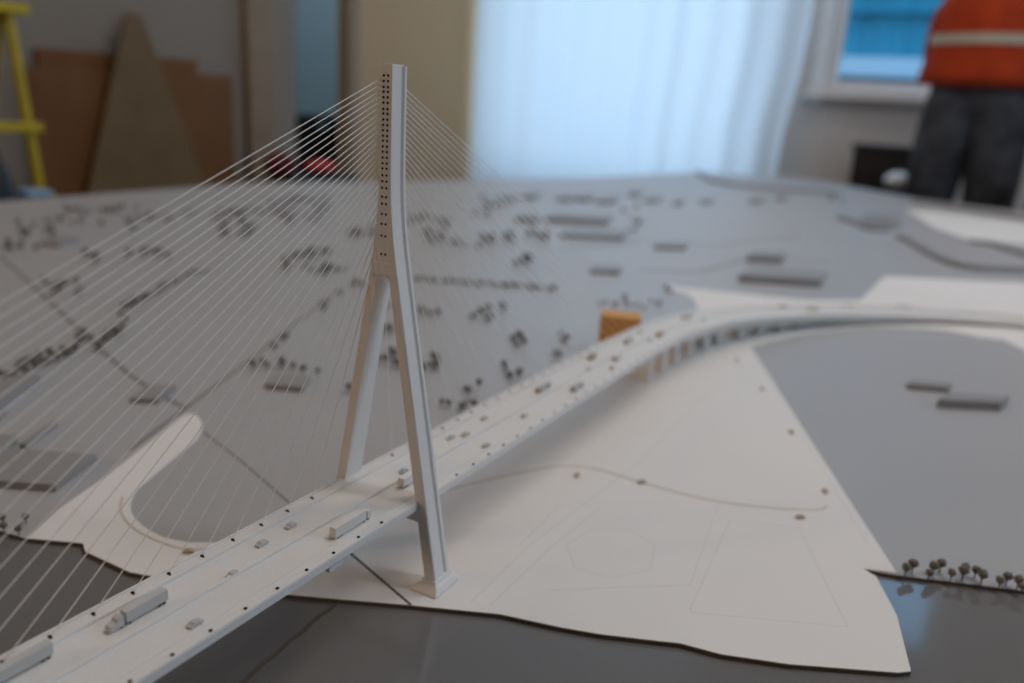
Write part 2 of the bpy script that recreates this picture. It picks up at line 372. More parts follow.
for (o, w, h, nm) in ((-.10, .05, .035, 'edge_kerb'), (1.2, .075, .085, 'median_barrier'), (W - .30, .06, .085, 'walkway_barrier'), (W + .16, .06, .035, 'edge_kerb'), (.26, .03, .02, 'gutter_line')):
    sweep([(o - w / 2, .0), (o + w / 2, .0), (o + w / 2, h), (o - w / 2, h)], nm, WHITE, deck, rng=(-34, 26) if nm == 'gutter_line' else None)
# cable anchor sockets along both edges of the deck
for sgn in (-1, 1):
    for k in range(27):
        x = sgn * (1.93 + k); z = hz(x)
        if x < -13: continue
        for y in (.0, W):
            mb = MB().tube(B(x, y, z), B(x, y, z + .025), .045 * S, 8)
            if y: mb.tube(B(x - .02, W - .07, z), B(x - .02, W - .07, z + .012), .03 * S, 6)
            mb.build('anchor_socket', HOLE, deck)
# tower
H = 12.24 + GZ; APX = 6.62 + GZ; PT = .40
def oy(z):
    line = 2.118 - (z - PT) * .1815; a = .188; k = .10
    return a + (math.log(1 + math.exp((line - a) / k)) * k if (line - a) / k < 30 else line - a) if True else 0
def tx(z): return .3915 + (.338 - .3915) * min(1, (z - PT) / (H - PT))
def sect(z, inner, sg):          # sg -1: near leg, +1: far leg; inner half-width of the leg gap
    t = tx(z); o = oy(z); pts = [(-t, inner), (-t, o - .03), (-t + .03, o), (.08, o), (.13, o - .08), (.17, o - .08), (.23, o), (t - .03, o), (t, o - .03), (t, inner)]
    r = [B(x, YC + sg * y, z) for x, y in pts]
    return r if sg < 0 else r[::-1]
def legpart(sg):
    rs = []
    for i in range(25):
        z = PT - .12 + (APX - PT + .12) * ((i / 22) * .985 if i <= 22 else (.993 if i == 23 else 1.0))
        inner = max(oy(z) - .378 + .082 * (z - PT) / (APX - PT), .0)
        if i >= 23: inner *= .75 if i == 23 else .0
        rs.append(sect(z, inner, sg))
    return MB().loft(rs).build('tower_leg', WHITE, bridge)
LEG = {sg: legpart(sg) for sg in (-1, 1)}
rs = []
for i in range(41):
    z = APX - .02 + (H - APX + .02) * i / 40; t = tx(z); o = oy(z)
    half = [(-t, o - .02), (-t + .02, o), (.08, o), (.13, o - .08), (.17, o - .08), (.23, o), (t - .02, o), (t, o - .02)]
    ring = [B(x, YC - y, z) for x, y in half] + [B(x, YC + y, z) for x, y in half[::-1]]
    rs.append(ring)
mb = MB().loft(rs)
rowsz = [11.97, 11.83, 11.68, 11.56, 11.42, 11.28, 11.12, 11.0, 10.85, 10.71, 10.57, 10.43, 10.3, 10.15, 10.01, 9.86, 9.71, 9.57, 9.39, 9.23, 9.05, 8.81, 8.62, 8.34, 8.07, 7.74, 7.23]
for z in rowsz:
    z += GZ; t = tx(z)
    for y in (-.066, .074):
        for sg in (-1, 1): mb.tube(B(sg * (t - .01), YC + y, z), B(sg * (t + .006), YC + y, z), .037 * S, 8, mi=1)
head = mb.build('tower_head', [WHITE, HOLE], bridge)
MB().box(B(-tx(APX) - .003, YC, 6.98 + GZ), (.006 * S, oy(APX) * 1.3 * S, .03 * S)).build('head_seam', CABLE, head)
MB().box(B(0, YC, H + .015), (.5 * S, .26 * S, .03 * S)).build('tower_cap', WHITE, head)
for sg in (-1, 1):
    yo = oy(PT); c = yo - .19
    def rect(hx, y0, y1, z): return [B(-hx, YC + sg * y0, z), B(hx, YC + sg * y0, z), B(hx, YC + sg * y1, z), B(-hx, YC + sg * y1, z)][::(1 if sg > 0 else -1)]
    MB().loft([rect(.64, c - .54, c + .40, 0), rect(.64, c - .54, c + .40, .07), rect(.52, c - .36, c + .33, .22), rect(.45, c - .24, c + .25, .30), rect(.43, c - .22, c + .23, PT)]).build('tower_pedestal', WHITE, LEG[sg], bevel=.0006)
MB().box(B(0, YC, GZ - .52), (.5 * S, 2 * (oy(GZ - .5) - .2) * S, .34 * S)).build('crossbeam', WHITE, bridge)
for sg in (-1, 1): MB().box(B(0, YC + sg * 1.46, GZ - .22), (.34 * S, .3 * S, .2 * S)).build('deck_bearing', WHITE, bridge)
MB().box(B(-3.9, .30, hz(-3.9) - .38), (.5 * S, .7 * S, .14 * S), 0, 0).build('deck_bracket', WHITE, deck)
# piers of the approach viaduct
for k, s_ in enumerate(range(23, 60, 2)):
    st = min(ST, key=lambda q: abs((q[0] - Vector(path[0])).length - 0) if 0 else abs(q[0].x - s_ if s_ < 44 else 99))
    if hz(st[0].x) < .9: continue
    h = hz(st[0].x) - .6; ang = math.atan2(st[2].y, st[2].x)
    mb = MB()
    p = st[0] + st[1] * (W / 2); mb.box(B(p.x, p.y, h / 2), (.5 * S, .9 * S, h * S), ang)
    p = st[0] + st[1] * (W / 2); mb.box(B(p.x, p.y, h - .1), (.3 * S, 2.0 * S, .2 * S), ang)
    mb.build('viaduct_pier', WHITE, bridge)
for s_ in (-26, -20): MB().box(B(s_, YC, 1.2), (.5 * S, 1.6 * S, 2.6 * S)).build('viaduct_pier', WHITE, bridge)
# stay cables: only the far plane is strung
for sgn in (-1, 1):
    for k in range(27):
        x = sgn * (1.93 + k); zt = rowsz[26 - k] + GZ
        MB().tube(B(sgn * .12, YC + oy(zt) - .01, zt), B(x, W, hz(x) - .02), .0130 * S, 6).build('stay_cable', CABLE, bridge)

# ------------------------------------------------------------------ vehicles on the deck
def D(x, y): return (x * S, y * S, Z0 + hz(x) * S)
def car_mesh():
    l, w, h = .35, .16, .125
    side = [(-.5, .25), (-.5, .55), (-.36, .62), (-.22, 1), (.18, 1), (.34, .62), (.5, .52), (.5, .25)]
    mb = MB(); rr = []
    for y, k in ((-.5, .9), (-.42, 1), (.42, 1), (.5, .9)): rr.append([(a * l * S, y * w * S, b * h * S * (k if b > .7 else 1)) for a, b in side])
    mb.loft(rr)
    for a in (-.3, .3):
        for y in (-.44, .44): mb.tube((a * l * S, (y * w - .012) * S, .03 * S), (a * l * S, (y * w + .012) * S, .03 * S), .032 * S, 8)
    return mb
carG = car_mesh().mesh('car', VEH); carT = car_mesh().mesh('car', VEHT)
def place_car(x, y, lab, m=None, z=None, rz=None):
    o = bpy.data.objects.new('car', m or carG); COL.objects.link(o); o.location = D(x, y) if z is None else (x, y, z)
    o.rotation_euler = (0, 0, (math.pi if y > 1.2 else 0) if rz is None else rz); tag(o, lab, 'car', None); return o
def dpx(px, py):
    v = ray(px, py); h = 2.
    for i in range(120):
        t = (Z0 + h * S - CAM.z) / v.z; p = CAM + v * t; h = .5 * h + .5 * hz(p.x / S)
    return p.x / S, p.y / S
for px, py, lab in [(195, 625, 'small grey model car nearest the camera in the near lanes below the long truck'),
                  (233, 576, 'rounded grey model car beside the median between the two semi trailers'),
                  (262, 545, 'small grey model car leading the pair in the far lanes left of the white trailer'),
                  (291, 527, 'small grey model car trailing the pair in the far lanes left of the tower'),
                  (404, 472, 'small grey model car in far lane just left of the near tower leg')]:
    place_car(*dpx(px, py), lab)
def heading(x):
    st = min(ST, key=lambda q: abs(q[0].x - x)); return math.atan2(st[2].y, st[2].x)
for px, py, lab, m in [(451, 438.5, 'model car right of the tower leg in the far lanes, first of three', None), (465.6, 435.5, 'model car right of the tower leg, just ahead of another in the far lanes', None),
                    (484, 419.5, 'lone model car near the walkway barrier right of the tower', None), (486, 446.5, 'model car in the near lanes closest to the tower right side', None), (524, 417, 'model car hugging the median just before the grey box truck', None),
                    (588, 370.5, 'tan model car beside the median left of the wooden block', 1), (612, 369, 'small tan model car alone in near lane below the wooden block', 1), (650, 341, 'grey model car behind the yellowish van on the deck bend', None), (704, 321, 'grey model car on the bend where white land meets the deck', None), (640, 333, 'tan model car at the far kerb right of the wooden block', 1)]:
    x, y = dpx(px, py); h = heading(x); y = min(max(y, .3), W - .1) if x < 26 else y
    place_car(x, y, lab, carT if m else None, rz=h + (math.pi if y > 1.2 else 0))
def semi(x, y, rz, lab, long=1.15, cabgap=True, m=VEH, conv=False, w=.22, h=.34):
    t = thing('semi_truck', lab, 'truck', D(x, y), rz)
    tr = MB().box((-.16 * S, 0, .20 * S), (long * S, w * S, h * .80 * S)).build('trailer', m, t, bevel=.0003)
    c = long / 2 - .16
    if conv:       # long-nosed tractor
        rr = []
        for yy in (-.46, .46): rr.append([(a * S, yy * w * S, b * S) for a, b in ((c + .05, .05), (c + .05, .29), (c + .10, .31), (c + .20, .27), (c + .225, .20), (c + .36, .17), (c + .39, .14), (c + .39, .05))])
        tc = MB().loft(rr).build('tractor', m, t, bevel=.0003)
    else: tc = MB().box(((c + .15) * S, 0, .155 * S), (.17 * S, w * .95 * S, .23 * S)).build('tractor', m, t, bevel=.0003)
    for i, a in enumerate((-long / 2 - .05, -long / 2 + .07, c - .08, c + .12)):
        mb = MB()
        for yy in (-.075, .075): mb.tube((a * S, (yy - .02) * S, .045 * S), (a * S, (yy + .02) * S, .045 * S), .045 * S, 10)
        mb.build('wheel_pair', BLACK, tr if i < 2 else tc)
    return t
semi(-8.42, 1.70, math.pi, 'long-nosed white semi truck driving toward the lower left corner', 1.08, conv=True)
semi(-11.0, 2.0, math.pi, 'white semi trailer cut off by the lower left picture corner', 1.15)
semi(-2.60, .50, 0, 'long white box semi truck in the near lanes left of the tower leg', 1.28, m=VEHW, h=.38)
semi(.72, .86, 0, 'white box truck half hidden behind the near tower leg', .9, m=VEHW)
def boxtruck(px, py, l, lab, m=VEH, h=.26):
    x, y = dpx(px, py); a = heading(x); fl = math.pi if y > 1.2 else 0
    y = min(max(y, .3), W - .2) if x < 26 else y
    t = thing('box_truck', lab, 'truck', D(x, y), a + fl)
    MB().box((-.07 * S, 0, .16 * S), ((l - .2) * S, .2 * S, (h - .06) * S)).build('cargo_box', m, t, bevel=.0003)
    MB().box(((l / 2 - .08) * S, 0, .12 * S), (.15 * S, .18 * S, .18 * S)).build('cab', VEHT if m is VEH else m, t, bevel=.0003)
    for q in (-l / 3, l / 3):
        MB().tube((q * S, -.1 * S, .04 * S), (q * S, .1 * S, .04 * S), .04 * S, 8).build('wheel', BLACK, t)
boxtruck(543, 390, 1.15, 'grey box truck with tan cab in far lanes right of the tower')
boxtruck(577, 389.5, 1.0, 'grey box truck in near lanes level with the grey and tan truck')
boxtruck(592, 359, .7, 'small box truck by the far kerb left of the wooden block', VEHT)
boxtruck(617, 359.5, .8, 'pale flat truck astride the median below the wooden block', VEHW)
boxtruck(628, 343, .9, 'dark grey box truck directly below the wooden block right corner')
boxtruck(660, 336, .9, 'yellowish box truck on the deck at the start of the bend', VEHT)
boxtruck(687, 318.5, 1.1, 'grey box truck on the bend near the grey land tip')
boxtruck(783, 308.5, .8, 'pale box truck on far curve below the longest grey block', VEHT)
boxtruck(812, 311, 1.0, 'tan box truck second along the far curve toward the plaza', VEHT)
boxtruck(848, 307.5, 1.0, 'tan box truck just left of the white plaza corner', VEHT)
boxtruck(903, 309, 1.1, 'grey box truck farthest along the viaduct curve on white plaza', VEH)
for px, py, rz, lab in [(577, 476, .2, 'tiny tan model car on the white land above the curved road line'), (642, 483, -.6, 'tiny tan model car on the curved tan road line'), (800, 518, -.9, 'tiny dark tan model car below the end of the tan road'), (825, 492, .4, 'tiny tan model car above the end of the tan road'), (737, 361, .5, 'tiny tan model car on white land near the grey tip'), (762, 390, .5, 'tiny tan model car beside the grey field edge'), (791, 433, .6, 'tiny tan model car halfway down the grey field edge'), (189, 552.5, -.9, 'tiny tan model car on the looping tan road at left')]:
    p = gp(px, py); place_car(p[0], p[1], lab, carT, z=Z0 + .0003, rz=rz)

# wooden block behind the deck
A = gp(597, 355, Z0 - .001); Bc = gp(637, 359, Z0 - .001)
hb = .073
d = Vector((Bc[0] - A[0], Bc[1] - A[1])).normalized(); nn = Vector((-d.y, d.x)); nn = nn if nn.x > 0 else -nn
LB = (Vector(Bc) - Vector(A)).length
bl = MB().prism([A, Bc, tuple(Vector(Bc) + nn * .05), tuple(Vector(A) + nn * .05)], Z0 - .001, Z0 - .001 + hb).build('wooden_block', WOOD, bevel=.001)
tag(bl, 'orange brown wooden block standing on grey land behind the deck', 'wood block')

# ------------------------------------------------------------------ building blocks on the grey land
ZG = Z0 - .001
def bld(A_, B_, C_, hp, lab, name='model_building', m=BLD):
    a, b, c = Vector(gp(*A_, ZG)), Vector(gp(*B_, ZG)), Vector(gp(*C_, ZG))
    dd = (Vector((*b, ZG)) - CAM).length; h = hp * dd / FPX
    o = MB().prism([tuple(a), tuple(b), tuple(c), tuple(a + c - b)], ZG, ZG + h).build(name, m)
    return tag(o, lab, 'model building')
bld((738, 282), (820, 287.5), (826, 278), 7, 'longest grey block beyond the viaduct curve, upper right')
bld((747, 262), (781, 264), (785, 258), 6.5, 'short grey block just behind the longest grey block')
bld((906, 389), (948, 393), (952, 388), 5, 'thin grey block, farther of the pair on the right grey field')
bld((936, 408), (1000, 411), (1008, 404), 8, 'long grey block, nearer of the pair on the right grey field')
bld((590, 273.5), (619, 275), (622, 269), 4, 'small pale block above the wooden block')
bld((654, 249), (684, 250), (688, 245), 3.5, 'small shallow block above the grey roads, upper middle')
bld((130, 403), (158, 404), (177, 390), 5, 'small L-lit grey block crossed by the dashed line at left')
bld((265, 389), (303, 392.5), (311, 382), 5.5, 'grey bar block left of the far tower leg below a tree row')
bld((-40, 485), (56, 492), (97, 461), 7, 'large flat grey block left of the white loop')
bld((20, 449), (27, 450), (58, 427), 5, 'narrow grey slab slanting up beyond the large flat block')
bld((-30, 462), (0, 466), (18, 444), 8, 'grey slab cut by left picture edge above the large block')
bld((-30, 408), (0, 411), (42, 382), 7, 'long thin grey slab at left edge below the dense hedge')
bld((-20, 420), (0, 422), (8, 414), 4, 'tiny grey slab at left edge')
bld((545, 222), (606, 225), (612, 219), 5, 'long low brownish block far back in the middle')
bld((516, 222), (537, 223.5), (540, 219), 5, 'short brownish block left end of the far middle row')
bld((560, 238), (622, 240.5), (628, 232), 4, 'wide pale block below the far brownish row')
bld((858, 224), (892, 226), (898, 218), 4, 'pale round-cornered block far right near the black bin')
bld((40, 246), (60, 248), (80, 242), 4, 'bluish small slab far left beneath the ladder')
rn = random.Random(11)
def clusterb(n, x0, x1, y0, y1, lab, grp, wpx=(8, 16), slope=0):
    for i in range(n):
        px = x0 + (x1 - x0) * (i + rn.uniform(.1, .7)) / n; py = rn.uniform(y0, y1) + slope * (px - x0); w = rn.uniform(*wpx)
        o = bld((px, py), (px + w, py + w * .06), (px + w + w * .35, py - w * .3), rn.uniform(2, 3.2) * (1.7 if slope else 1), lab)
        o['group'] = grp
clusterb(22, 412, 556, 279, 281, 'small brown house in the dotted terrace row right of the tower', 'terrace row right of tower', (3.5, 4.5), .075)
clusterb(8, 40, 190, 204, 222, 'far bluish block in the district below the leaning boards', 'blocks below the boards')
clusterb(9, 225, 330, 200, 215, 'far grey block in the district below the doorway', 'blocks below the doorway')
clusterb(7, 470, 640, 190, 206, 'far grey block at the foot of the curtain', 'blocks below the curtain')
clusterb(6, 590, 800, 200, 206, 'low grey block in the far row beneath the curtain right half', 'far row blocks')
clusterb(5, 300, 345, 268, 274, 'brown block in the small terrace left of the tower', 'terrace left of tower', (5, 8))
# curved embankments
def wallstrip(L, wpx, hp, lab):
    P = smooth(G(L, ZG), 5); mb = MB(); ribbon(mb, P, wpx, ZG, hp)
    return tag(mb.build('model_embankment', BLD), lab, 'embankment')
wallstrip([(900, 238), (912, 244), (930, 255), (950, 264), (975, 270), (1030, 273), (1080, 276)], .03, .016, 'dark curved embankment running off the right picture edge')
wallstrip([(840, 219), (855, 224), (868, 230), (885, 231), (898, 225)], .03, .016, 'curved embankment around the pale block far right')
wallstrip([(970, 243), (990, 245), (1006, 250), (1030, 257), (1060, 262)], .03, .014, 'short curved embankment below white harbour sheet')
wallstrip([(699, 173), (712, 181), (735, 186), (765, 189), (800, 192), (835, 195)], .05, .016, 'long dark curved embankment at the far table edge beneath the curtain')
wallstrip([(912, 203), (940, 206), (975, 212), (1010, 218), (1050, 224)], .04, .014, 'dark embankment along the far right table edge')

# ------------------------------------------------------------------ trees
def crownmb(seed, r=.0046, z=.0105, sq=.85):
    q = random.Random(seed); mb = MB(); mb.blob((0, 0, z), (r, r, r * sq), 9, 6, .14, q)
    mb.blob((r * .35, r * .2, z + r * .2), (r * .7, r * .7, r * .6), 7, 5, .15, q); return mb
def trunkmb():
    mb = MB().tube((0, 0, 0), (0, 0, .009), .0007, 6, .0005)
    for a in range(3): mb.tube((0, 0, .004), (.002 * math.cos(a * 2.1), .002 * math.sin(a * 2.1), .0085), .0004, 5)
    return mb
trees3 = []
t0 = thing('model_tree', 'x', 'model tree'); crownmb(1).build('crown', TREE, t0); trunkmb().build('trunk', TREED, t0)
spots = [(906.6, 567), (913.7, 564), (930, 571), (934, 566), (941.5, 563), (952.4, 571.5), (964, 571), (966, 566), (976.5, 569), (982.8, 575), (1000.8, 579), (1008, 576), (1019, 580), (1023, 585)]
first = True
names = ['leftmost ball tree of the bank row by the notch', 'second ball tree of the bank row by the notch', None]
for i, (px, py) in enumerate(spots):
    p = gp(px, py, ZG + .0105); lab = 'ball-crowned brown model tree in the row on the right river bank'
    if first: t0.location = (p[0], p[1], ZG); tag(t0, lab, None, 'river bank tree row'); first = False
    else: dup(t0, (p[0], p[1], ZG), i * 1.3, 1 + .12 * math.sin(i * 2.3), lab, 'river bank tree row')
for i, (px, py) in enumerate([(3, 523), (2, 515), (18, 526), (25, 514)]):
    p = gp(px, py, ZG + .0105); dup(t0, (p[0], p[1], ZG), i, .8, 'little model tree on the left bank corner beside the white land', 'left bank corner trees')
TM = []
for sd in range(6):
    mb = crownmb(sd + 10, .0050, .0095, .95); 
    t = trunkmb(); n = len(mb.v); mb.v += t.v; mb.f += [tuple(i + n for i in f) for f in t.f]; mb.m += t.m
    TM.append(mb.mesh('model_tree', TREE if sd % 2 else TREED))
count = 0
BB = []
def tree(px, py, lab, grp, sc=1.0, r=None):
    global count
    p = gp(px, py, ZG + .006); o = bpy.data.objects.new('model_tree', TM[rn.randrange(6)]); COL.objects.link(o)
    o.location = (p[0], p[1], ZG); o.rotation_euler = (0, 0, rn.uniform(0, 6)); s_ = sc * rn.uniform(.8, 1.2); o.scale = (s_, s_, s_)
    tag(o, lab, 'model tree', grp); count += 1
def group(pts, lab, grp, sc=1.0):
    for px, py, k in pts:
        for i in range(k): tree(px + (rn.uniform(-4, 4) if k > 1 else 0), py + (rn.uniform(-3.5, 3.5) if k > 1 else 0), lab, grp, sc)
group([(253, 366, 1), (262, 362, 1), (267, 366, 1), (282, 364, 2), (293, 367, 1), (305, 367, 2), (318, 371, 1)], 'dark tree in the row above the grey bar block left of the far leg', 'tree row above bar block')
group([(274, 348, 1), (283, 339, 1), (287, 336, 1), (323, 307, 2), (326, 303, 1), (340, 294, 1)], 'dark tree strung along the faint slanting road left of tower', 'trees along the slanting road')
group([(387, 308, 1), (386, 326, 3), (390, 332, 1), (382, 360, 2), (392, 356, 2), (398, 366, 2), (349, 389, 1)], 'dark tree seen between the two tower legs', 'trees between the tower legs', 1.1)
group([(420, 312, 2), (429, 315, 2), (438, 314, 1), (425, 367, 2), (434, 361, 3), (435, 368, 2)], 'dark tree in the two clumps directly right of the tower leg', 'clumps right of tower leg', 1.05)
group([(475, 318, 3), (482, 310, 3), (488, 318, 3), (489, 308, 1), (502, 309, 2)], 'dark tree in the large clump below the terrace row', 'clump below terrace row', 1.0)
group([(513, 342, 3), (521, 338, 3), (524, 343, 1)], 'dark tree in the tight clump in the middle of the field', 'tight middle clump', 1.0)
group([(556, 353, 3), (563, 336, 2), (567, 342, 2)], 'dark tree in the pair of small clumps left of the wooden block', 'clumps left of wooden block', .95)
group([(505, 368, 2), (508, 375, 3), (518, 373, 2)], 'dark tree in the clump just above the deck middle', 'clump above deck middle', .95)
group([(464, 389, 1), (469, 390, 2), (479, 384, 1), (442, 402, 1), (449, 404, 1), (461, 408, 2), (471, 405, 2)], 'small dark tree near the far deck edge right of tower', 'trees near far deck edge', .9)
group([(600, 304, 1), (606, 302, 1), (613, 306, 2), (626, 300, 2), (629, 306, 1), (637, 306, 1), (644, 309, 1), (655, 305, 2), (670, 292, 1), (666, 289, 1)], 'dark tree in the line behind the wooden block', 'line behind wooden block')
def strip(L, n, w, lab, grp, sc=1.0):
    for i in range(n):
        t = i / max(n - 1, 1) * (len(L) - 1); k = min(int(t), len(L) - 2); u = t - k
        tree(L[k][0] + (L[k + 1][0] - L[k][0]) * u + rn.uniform(-w, w) * .5, L[k][1] + (L[k + 1][1] - L[k][1]) * u + rn.uniform(-w, w), lab, grp, sc)
strip([(0, 376), (25, 368), (50, 356), (70, 348), (88, 336)], 34, 6, 'dark tree in the dense hedge at left edge', 'dense left hedge', 1.0)
strip([(98, 345), (112, 336), (126, 322)], 13, 4, 'dark tree in the bend of the hedge past the dashed line', 'bend of the hedge', 1.0)
strip([(120, 312), (140, 300), (165, 288), (205, 270)], 20, 3, 'dark tree in the thin straight end of the hedge', 'straight end of hedge', 1.05)
def clump(n, x0, x1, y0, y1, lab, grp, sc=1.5):
    for i in range(n): tree(rn.uniform(x0, x1), rn.uniform(y0, y1), lab, grp, sc)
clump(14, 42, 84, 276, 297, 'dark tree in the square clump above the left hedge', 'square left clump', 1.0)
clump(14, 5, 60, 222, 252, 'far dark tree beneath the yellow ladder', 'trees beneath ladder')
clump(16, 60, 150, 206, 232, 'far dark tree below the leaning boards', 'trees below boards')
clump(22, 212, 262, 213, 237, 'far dark tree in the patch left of the doorway line', 'patch left of doorway')
clump(24, 268, 335, 198, 226, 'far dark tree in the patch below the doorway', 'patch below doorway')
clump(16, 285, 332, 245, 276, 'dark tree in the diamond patch left of the tower', 'diamond patch')
clump(9, 348, 376, 224, 240, 'far dark tree close to the left side of the tower head', 'trees by tower head')
clump(5, 352, 364, 278, 286, 'dark tree just left of the tower fork', 'trees by tower fork', 1.0)
clump(14, 408, 448, 216, 238, 'far dark tree in slanting patch right of the tower head', 'slanting patch')
clump(16, 428, 494, 236, 248, 'far dark tree in the band right of the tower', 'band right of tower')
clump(14, 473, 502, 197, 217, 'far dark tree in the patch beneath the beige wall edge', 'patch beneath wall edge')
clump(14, 500, 546, 231, 244, 'far dark tree in the band below the brownish row', 'band below brownish row')
clump(6, 512, 532, 255, 268, 'far dark tree in the little patch over the terrace row', 'patch over terrace')
clump(7, 622, 640, 208, 232, 'far dark tree in the upright clump at the end of brownish row', 'upright clump')
clump(5, 828, 842, 196, 203, 'far dark tree in front of the black bin', 'trees before bin')
clump(10, 80, 200, 250, 262, 'far dark tree in the thin line left of centre', 'thin far line')

ORD = 'leftmost,second,third,fourth,fifth,sixth,seventh,eighth,ninth,tenth,eleventh,twelfth,thirteenth,fourteenth,fifteenth,sixteenth'.split(',')
GR = {}
for o in COL.objects:
    if o.parent is None and 'group' in o: GR.setdefault(o['group'], []).append(o)
def pxof(o):
    v = (o.location if o.type == 'EMPTY' or o.location.length > 0 else o.data.vertices[0].co) - CAM
    return v.dot(CR) / v.dot(CF)
for g, L in GR.items():
    if len(L) <= 16:
        L.sort(key=pxof)
        for i, o in enumerate(L): o['label'] = (ORD[i] + (' ' if i == 0 else ' from left, ') + o['label']) if len((ORD[i] + ' from left ' + o['label']).split()) <= 16 else ORD[i] + ' ' + o['label']

# ------------------------------------------------------------------ things around the table
# leaning boards (upright sheets just off the left wall)
def board(pxs, y, th, m, name, lab):
    P = [wp(px, py, 1, y) for px, py in pxs]
    vs = [(p.x, y, max(p.z, 0)) for p in P] + [(p.x, y + th, max(p.z, 0)) for p in P]; n = len(P)
    fs = [tuple(range(n)), tuple(range(2 * n - 1, n - 1, -1))] + [(i, i + n, (i + 1) % n + n, (i + 1) % n) for i in range(n)]
    o = MB().add(vs, fs).build(name, m); return tag(o, lab, 'board')
def rectb(x0, x1, yt, y, m, lab, th=.02):
    a = wp(x0, yt, 1, y); b = wp(x1, yt + (x1 - x0) * .03, 1, y); z = (a.z + b.z) / 2
    o = MB().box(((a.x + b.x) / 2, y + th / 2, z / 2), (b.x - a.x, th, z)).build('leaning_board', m); return tag(o, lab, 'board')
rectb(37, 197, 52, 3.80, PLY, 'widest brown board leaning on the wall behind the triangle')
rectb(27, 115, 68, 3.765, PLY, 'brown board leaning at the left of the pale triangle')
rectb(150, 232, 72, 3.765, PLY, 'reddish brown board leaning at the right of the pale triangle')
ap = wp(134, 13, 1, 3.70)
l0 = wp(90, 195, 1, 3.70); r0 = wp(210, 195, 1, 3.70)
def ext(p): t = (0 - ap.z) / (p.z - ap.z); return ap + (p - ap) * t
L_, R_ = ext(l0), ext(r0)
mb = MB(); P = [L_, R_, ap + Vector((.04, 0, 0)), ap - Vector((.04, 0, 0))]
mb.add([(p.x, 3.70, max(0, p.z)) for p in P] + [(p.x, 3.725, max(0, p.z)) for p in P], [(0, 1, 2, 3), (7, 6, 5, 4), (0, 4, 5, 1), (1, 5, 6, 2), (2, 6, 7, 3), (3, 7, 4, 0)])
tag(mb.build('triangular_board', PLY2), 'tall pale tan triangular board leaning in front of brown boards', 'board')
# yellow ladder
lad = thing('step_ladder', 'yellow step ladder at the upper left picture corner', 'ladder', (0, 0, 0))
yl = 3.0; a = wp(7, 12, 1, yl); b = wp(42, 203, 1, yl); dirv = (b - a); t = (0 - a.z) / dirv.z; foot = a + dirv * t
wdt = .52
MB().tube(a, foot, .021, 8).build('rail', YEL, lad)
a2 = a - Vector((.40, 0, 0)); f2 = Vector((2 * (a.x - .20) - foot.x, yl, 0)); MB().tube(a2, f2, .021, 8).build('rail', YEL, lad)
for sx, p, f_ in ((1, a, foot), (-1, a2, f2)): MB().tube(p + Vector((0, .05, 0)), f_ + Vector((0, .55, 0)), .016, 8).build('rear_rail', YEL, lad)
tp = MB().box(((a.x + a2.x) / 2, yl + .03, a.z + .015), (.52, .16, .035)).build('top_step', YEL, lad, bevel=.004)
rz_ = wp(30, 127, 1, yl).z; k = 0
for z in [rz_ - .28 * i for i in range(0, 4)]:
    if z < .1: continue
    u = (z - a.z) / (foot.z - a.z); p = a + (foot - a) * u; q = a2 + (f2 - a2) * u
    MB().box(((p.x + q.x) / 2, yl, z), (p.x - q.x + .09, .07, .035)).build('step', YEL, lad, bevel=.004)
# dark lump and blue tub at far left
p = wp(2, 175, 1, 2.78)
o = MB().blob((0, 0, .30), (.13, .13, .30), 14, 10, .06, random.Random(3)).build('black_rucksack', BLACK, None, True, (p.x - .10, 2.76, 0)); tag(o, 'black rucksack on floor at the left picture edge', 'bag')
p = wp(27, 190, 1, 2.8)
tb = thing('blue_tub', 'blue plastic tub on the floor beside the ladder foot', 'tub', (p.x + .02, 2.8, 0))
MB().box((0, 0, p.z / 2 - .01), (.08, .08, p.z - .02), taper=(1.15, 1.15)).build('tub_body', BLUEP, tb, bevel=.01); MB().box((0, 0, p.z - .01), (.105, .105, .02)).build('tub_rim', BLUEP, tb, bevel=.004)
# doorway things
p0 = wp(299, 150, 1, 4.35); p1 = wp(347, 150, 1, 4.35); top = wp(320, 116, 1, 4.35).z
cb = thing('black_equipment_cabinet', 'black equipment cabinet standing in the doorway', 'cabinet', ((p0.x + p1.x) / 2, 4.55, 0))
wd = p1.x - p0.x
MB().box((0, 0, top / 2), (wd, .4, top)).build('body', BLACK, cb, bevel=.01)
for i in range(3): MB().box((0, -.205, top * (.25 + .25 * i)), (wd * .85, .012, top * .2)).build('drawer_front', BLACK, cb, bevel=.003)
MB().box((-.03, -.215, top * .88), (.10, .01, .06)).build('glint_plate', BLUEP, cb)  # bluish glint on the cabinet, put in as a pale plate
p = wp(320, 178, 1, 3.55)
o = MB().blob((0, 0, 0), (.12, .10, .045), 16, 10, .05, random.Random(5)).build('red_bag', RED, None, True, (p.x, 3.55, .325))
st = thing('low_stool', 'low black stool under the red bags by the doorway', 'stool', (p.x - .1, 3.5, 0))
MB().box((0, 0, .265), (.56, .30, .03)).build('seat', BLACK, st, bevel=.004)
for sx in (-1, 1):
    for sy in (-1, 1): MB().box((sx * .25, sy * .12, .125), (.03, .03, .25)).build('leg', BLACK, st)
tag(o, 'bright red bag on the low stool below the doorway', 'bag')
p = wp(280, 170, 1, 3.5)
o = MB().blob((0, 0, 0), (.11, .10, .08), 16, 10, .05, random.Random(6)).build('dark_red_bag', DRED, None, True, (p.x, 3.5, .36)); tag(o, 'dark red bag on the stool left of the doorway', 'bag')
